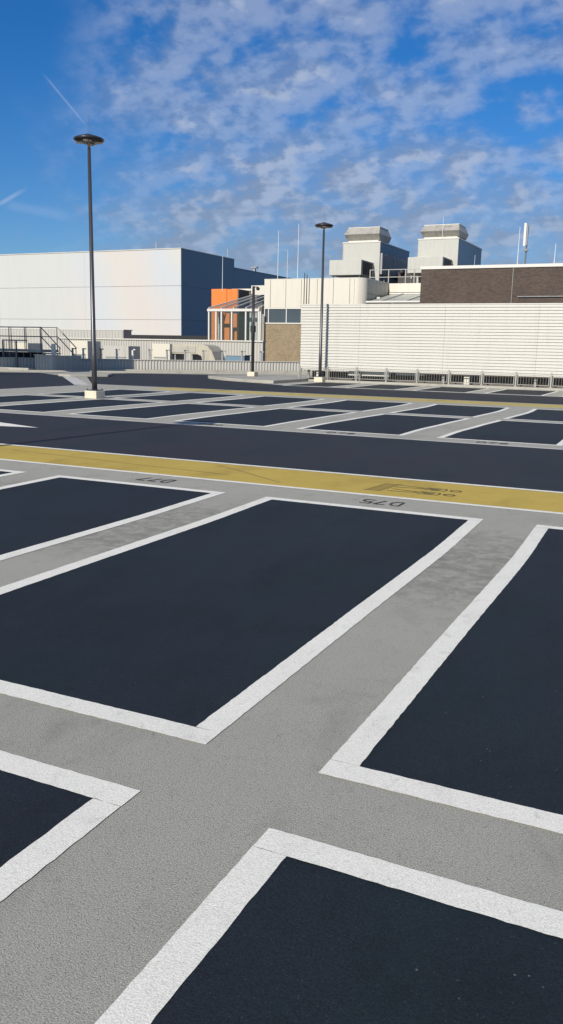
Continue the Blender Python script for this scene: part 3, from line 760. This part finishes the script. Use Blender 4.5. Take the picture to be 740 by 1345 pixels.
build('eaves_beam', MB().box(ex[0]-.10, ex[0]+.08, PV+.165, PB_, EZ-.195, EZ-.01), M['frame'], pv)
build('rear_wall', MB().box(ex[2], ex[-1]+.05, PB_, PB_+.15, zb_, EZ-.2), M['aged'], pv)
build('floor', MB().box(ex[0], ex[-1], PV+.2, PB_-.01, zb_, .02), M['kerb'], pv)
for a, b in zip(ex, ex[1:]): build('pane', MB().box(a+.065, b-.065, PV+.03, PV+.06, .03, EZ-.21), M['glass'], pv)
for a, b in ((PV+.125,PV+1.595),(PV+1.725,PV+3.295),(PV+3.425,PB_-.01)): build('pane', MB().box(ex[0]-.02,ex[0]+.01,a,b,.03,EZ-.21), M['glass'], pv)
rz = atv(332, 388.5, PB_).z; rx = atv(332, 388.5, PB_).x
A_, B_, C_, D_, E_ = Vector((ex[0],PV,EZ+.01)), Vector((ex[-1],PV,EZ+.01)), Vector((ex[-1],PB_,rz)), Vector((rx,PB_,rz)), Vector((ex[0],PB_,EZ+.01))
build('roof_glass', MB().quad(A_, B_, C_, D_), M['roofglass'], pv); build('roof_glass', MB().quad(A_, D_, E_), M['roofglass'], pv)
rb = MB(); up_ = Vector((0,0,.05))
for t1 in (0, .25, .5, .75, 1):
    a = A_.lerp(B_, t1); b = D_.lerp(C_, t1); rb.bar(a+up_, b+up_, .09, .09)
rb.bar(D_+up_*2.2, C_+up_*2.2, .08, .08)
build_each('roof_bar', rb, M['frame'], pv)
for px, y, wd, mm in ((287, 61.0, .62, 'orangebrick'), (297, 61.4, .66, 'orangebrick'), (308.5, 61.9, .40, 'orangebrick'), (329, 60.6, .16, 'frame'), (336.5, 60.6, .2, 'frame')):
    x = atv(px, 430, y).x
    build('column', MB().box(x-wd/2, x+wd/2, y, y+.3, .03, EZ-.25), M[mm], pv)

# ------------------------------------------------------------------ cream panelled building with window band
cb_ = thing('panelled_building', 'cream panelled building with rounded corner above a brown pebbledash wall', 'building', (-26, 60, 0))
DX0, DX1, DV, DB = -30.30, -22.13, 60.0, 65.57
zt, zb = 6.62, 4.52; r = .75
def corner(off, x1, y0, rr, n=8):
    return [(x1-rr+ (rr-off)*math.sin(k/n*math.pi/2), y0+rr-(rr-off)*math.cos(k/n*math.pi/2)) for k in range(n+1)]
inner = [(DX0+.04,DV+.04)]+corner(.04, DX1, DV, r)+[(DX1-.04,DB),(DX0+.04,DB)]
build('upper_core', MB().prism(inner, zb-.02, zt-.03), M['darkmetal'], cb_)
seams = [DX0, -29.75, -28.45, -27.16, -25.85, -24.55, -23.25, DX1-r]
for a, b in zip(seams, seams[1:]): build('front_panel', MB().box(a+.016, b-.016, DV, DV+.038, zb, zt-.03), M['panelwhite'], cb_)
cp_ = corner(0, DX1, DV, r); ci_ = corner(.038, DX1, DV, r)
build('corner_panel', MB().prism(cp_+list(reversed(ci_)), zb, zt-.03), M['panelwhite'], cb_)
sp = MB(); y = DV+r
for k in range(5): sp.box(DX1-.038, DX1, y+.012, y+.95, zb, zb+1.02).box(DX1-.038, DX1, y+.012, y+.95, zb+1.05, zt-.03); y += .963
build('side_panel', sp, M['aged'], cb_)
build('roof', MB().prism([(DX0,DV+.0)]+corner(0, DX1, DV, r)+[(DX1,DB),(DX1,66.0),(DX0,66.0)], zt-.028, zt+.04), M['whitemetal'], cb_)
# window band
build('sill', MB().box(DX0-.02, -22.6, DV-.03, DV+.25, 3.30, 3.385), M['frame'], cb_)
build('head_trim', MB().box(DX0, -22.6, DV+.0, DV+.2, 4.42, 4.515), M['frame'], cb_)
wx = [DX0, -29.95, -28.42, -27.16, -25.85, -24.55]
for a, b in zip(wx, wx[1:]):
    wnd = build('window', MB().box(a, a+.07, DV+.02, DV+.12, 3.388, 4.418), M['frame'], cb_)
    build('pane', MB().box(a+.072, b-.002, DV+.07, DV+.09, 3.389, 4.417), M['window'], wnd)
build('window_backing', MB().box(DX0+.05, -22.7, DV+.4, DV+.5, 3.0, 4.6), M['slate'], cb_)
build('pebbledash_wall', MB().box(DX0+.02, -22.6, DV+.03, DV+.4, -10, 3.298), M['pebble'], cb_)
build('body', MB().box(DX0+.1, DX1-.1, 60.6, 65.9, -10, 4.4), M['slate'], cb_)
q = atv(369, 420, DV+.0); build('owl_figure', MB().lathe((q.x, DV-.02+.12, 3.388), [(.06,0),(.09,.10),(.08,.22),(.05,.30),(.03,.34)], 10), M['bird'], cb_, smooth=True) if False else None
# side chimney elbow
t = thing('vent_elbow', 'short white pipe elbow on the shaded side of the panelled building', 'pipe', (-22.05, 62.4, 5.2))
build('pipe', MB().tube((-22.12,62.6,5.32),(-21.86,62.6,5.32),.09,n=10), M['frame'], t, smooth=True)
build('elbow', MB().tube((-21.90,62.6,5.38),(-21.72,62.55,5.02),.10,.10,n=10), M['frame'], t, smooth=True)
# thin twin poles
for x, zt_, lb in ((-26.78, 7.02, 'left of two thin dark poles before the cream panelled building'), (-26.58, 6.9, 'right of two thin dark poles before the cream panelled building')):
    o = build('thin_pole', MB().tube((x,59.6,-.12),(x+.05,59.6,zt_),.045,.03,8), M['lampdark'], org=(x,59.6,-.12)); tag(o, lb, 'pole')

# link building with white fascia and lean-to skylight
lk = thing('link_building', 'white fascia building with lean-to skylight between panelled building and brick block', 'building', (-20, 65, 0))
build('fascia', MB().box(-22.10,-14,65.6,65.9,5.95,6.62), M['panelwhite'], lk)
build('lip', MB().box(-22.08,-14,65.5,65.595,5.80,5.90), M['frame'], lk)
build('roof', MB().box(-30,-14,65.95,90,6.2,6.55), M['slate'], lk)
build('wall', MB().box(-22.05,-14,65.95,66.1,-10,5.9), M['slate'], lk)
def sl(y): return 5.78-(65.5-y)*(.88/5.5)
mb = MB(); mb.quad((-21.9,60,sl(60)),(-14,60,sl(60)),(-14,65.5,sl(65.5)),(-21.9,65.5,sl(65.5)))
sk = build('skylight', mb, M['sky_pane'], lk)
rb = MB()
for x in (-20.9,-19.0,-17.1,-15.2): rb.bar((x,60,sl(60)+.05),(x,65.5,sl(65.5)+.05),.10,.08)
rb.bar((-21.95,60,sl(60)+.02),(-14,60,sl(60)+.02),.12,.12)
ORG[sk.name] = ORG[lk.name]; build_each('skylight_bar', rb, M['frame'], sk)

# ------------------------------------------------------------------ roof shafts and duct boxes
def shaft(x0, x1, y1, ztop, hoodx, hz, label):
    t = thing('ventilation_shaft', label, 'ventilation shaft', ((x0+x1)/2, 70, 6.55), 'ventilation shafts on the far roof')
    build('front_wall', MB().box(x0, x1, 70, 70.1, 6.55, ztop-.0), M['shaft'], t)
    build('body', MB().box(x0+.02, x1, 70.103, y1, 6.55, ztop-.01), M['hallside'], t)  # shaded side painted in dark blue, unlike the pale front
    build('parapet_trim', MB().box(x0-.03, x1+.04, 69.96, y1+.03, ztop+.002, ztop+.09), M['whitemetal'], t)
    a, b = hoodx; c = (b-a)
    rg = lambda xa, xb, ya, yb, z: [Vector((xa,ya,z)), Vector((xb,ya,z)), Vector((xb,yb,z)), Vector((xa,yb,z))]
    build('neck', MB().box(a+.16, b-.16, 70.45, 72.9, ztop+.092, ztop+.24), M['whitemetal'], t)
    zh = ztop+.24; h_ = hz-zh
    hd = build('hood', MB().loft([rg(a+.07,b-.07,70.55,73.0,zh), rg(a-.07,b+.07,69.95,73.2,zh+h_*.45), rg(a+.11,b-.11,70.55,72.7,zh+h_)]), M['aged'], t)
    ORG[hd.name] = ORG[t.name]
    build('hood_lip', MB().box(a+.09, b-.09, 70.52, 72.72, hz+.002, hz+.06), M['whitemetal'], hd)
    # faint panel seams
    seam = MB()
    for k in (1, 2): x = x0+(x1-x0)*k/3; seam.box(x-.015, x+.015, 69.99, 69.998, 6.6, ztop-.05)
    seam.box(x0+.03, x0+.06, 69.99, 69.998, 6.6, ztop-.05)
    build('seam', seam, M['aged'], t)
    return t
shaft(-27.87, -24.52, 78.15, 10.32, (-27.72,-24.70), 11.6, 'left pale ventilation shaft with metal hood and grey annex on its side')
shaft(-21.24, -17.89, 78.3, 10.38, (-21.05,-17.95), 11.55, 'right pale ventilation shaft with metal hood and plain side painted in shade blue')
t = thing('metal_annex', 'dark grey ribbed metal annex on the side of the left shaft', 'ventilation unit', (-24, 71, 6.55))
build('body', MB().box(-24.515,-24.34,70.15,77.6,7.75,9.45), M['greymetal'], t)
rb = MB()
for k in range(6): y = 71.0+1.1*k; rb.box(-24.338,-24.32,y,y+.05,7.8,9.4)
build_each('rib', rb, M['aged'], t)
build_each('leg', MB().box(-24.45,-24.38,71,71.1,6.55,7.745).box(-24.45,-24.38,77,77.1,6.55,7.745), M['galv'], t)
build('motor', MB().lathe((-23.6,73.2,8.0), [(.12,0),(.2,.1),(.2,.35),(.1,.45)], 12), M['darkmetal'], t)
o = build('plant_box', MB().box(-24.0,-22.2,73.5,77.5,6.55,8.2), M['darkmetal'], org=(-23,74,6.55), bevel=.03); tag(o, 'dark plant box under the grey annex between the two shafts', 'ventilation unit')
def ductbox(x0, x1, y1, z0_, z1_, label):
    t = thing('duct_box', label, 'duct', ((x0+x1)/2, 67, z0_), 'duct boxes before the shafts')
    build('casing', MB().box(x0, x1, 67, y1, z0_, z1_), M['shaft'], t, bevel=.03)
    gb = MB()
    for k in range(7): y = 67.25+(y1-67.5)*k/7; gb.box(x1+.003, x1+.04, y, y+(y1-67.5)/7*.72, z0_+.08, z1_-.08)
    build('side_grille', gb, M['darkmetal'], t)
    lg = MB()
    for x in (x0+.25, x1-.25): lg.box(x-.05, x+.05, 67.3, 67.4, 6.5, z0_-.002).box(x-.05, x+.05, y1-.4, y1-.3, 6.5, z0_-.002)
    build_each('leg', lg, M['galv'], t)
    return t
ductbox(-27.84, -25.03, 70.0, 7.45, 8.66, 'left pale duct box on legs before the ventilation shaft, dark grille on its side')
ductbox(-21.12, -18.29, 69.9, 7.50, 8.72, 'right pale duct box partly hidden by the brick block')
o = build('duct_link', MB().box(-21.2,-19.9,69.0,69.9,8.73,8.95), M['whitemetal'], org=(-20.5,69.5,8.7)); tag(o, 'small white duct piece on top of the right duct box', 'duct')
# guard rail at the roof edge
t = thing('guard_rail', 'pale steel guard rail on the roof edge between the two duct boxes', 'railing', (-21, 66, 6.62))
gr = MB()
for z in (7.15, 7.72): gr.bar((-23.9,66.1,z),(-19.0,66.1,z),.05,.05)
build_each('rail', gr, M['galv'], t)
for x in (-23.9,-22.35,-20.95,-20.25,-19.15): build('post', MB().box(x-.035,x+.035,66.06,66.14,6.625,7.74), M['galv'], t)
t = thing('fan_unit', 'small white round fan unit beside the brick block, below the right duct box', 'fan', (-18.9,67,6.6))
build('housing', MB().lathe((-18.75,67.0,6.55), [(.28,0),(.34,.2),(.30,.5),(.22,.7),(.25,.8),(.05,.95)], 16), M['frame'], t, smooth=True)
build('base', MB().box(-19.1,-18.4,66.7,67.3,6.45,6.548), M['galv'], t)

# ------------------------------------------------------------------ dark brick block
bb_ = thing('brick_building', 'dark brown brick block with white coping behind the louvred wall', 'building', (-5, 52, 0))
build('wall', MB().box(-15.50, 30, 52, 75, -10, 6.38), M['brick'], bb_)
build('coping', MB().box(-15.56, 30.05, 51.93, 75.05, 6.383, 6.56), M['frame'], bb_)
for x in (-9.95,): build('conductor', MB().box(x-.012, x+.012, 51.97, 51.995, 3.5, 6.38), M['greymetal'], bb_)
t = thing('pipe_run', 'thin grey pipe lying along the lower part of the dark brick wall', 'pipe', (-6, 51.9, 4.75))
build('pipe', MB().tube((-9.6,51.93,4.72),(12,51.93,4.72),.035,n=6), M['greymetal'], t)

# antennas and lightning rods
t = thing('cell_antenna', 'white panel antenna on a slim dark mast above the brick block', 'antenna', (-10.05, 56, 6.56))
build('mast', MB().tube((-10.04,56,6.4),(-9.98,56,9.2),.05,.04,8), M['steel'], t)
build('panel', MB().box(-10.20,-10.04,55.75,55.88,8.0,9.38), M['frame'], t, bevel=.03)
build('rear_panel', MB().box(-10.02,-9.94,55.78,55.95,8.05,9.30), M['greymetal'], t, bevel=.03)
build('clamp', MB().box(-10.16,-9.9,55.8,56.06,7.72,7.84), M['steel'], t)
def rod(px, pyt, v, zb_, label, wd=.028):
    q = atv(px, pyt, v); o = build('lightning_rod', MB().tube((q.x,v,zb_),(q.x+.02,v,q.z),wd,wd*.6,6), M['rod'], org=(q.x,v,zb_)); tag(o, label, 'lightning rod', 'thin lightning rods on the roofs')
rod(366, 303, 64, 6.6, 'leftmost of three thin rods above the cream panelled building', .030)
rod(378, 328, 64, 6.6, 'short middle rod of three above the cream panelled building', .022)
rod(392.5, 294, 64, 6.6, 'tallest rod, right of three above the cream panelled building', .030)
rod(292.5, 337, 62.6, 6.0, 'thin rod rising from the top of the orange building', .028)
rod(683, 298, 53, 6.56, 'thin pale rod left of the panel antenna on the brick block')
rod(730, 320, 53, 6.56, 'short pale rod at the right end of the brick block')
rod(582.5, 285, 69.8, 10.5, 'thin rod standing before the hood of the right shaft', .022)
rod(624, 335, 70, 6.56, 'short rod before the shaded side of the right shaft', .020)
rod(205, 318, 92, 13.0, 'thin rod on the roof of the big hall', .030)
rod(299, 327, 106, 11.9, 'thin rod on the lower roof of the shaded hall side', .030)
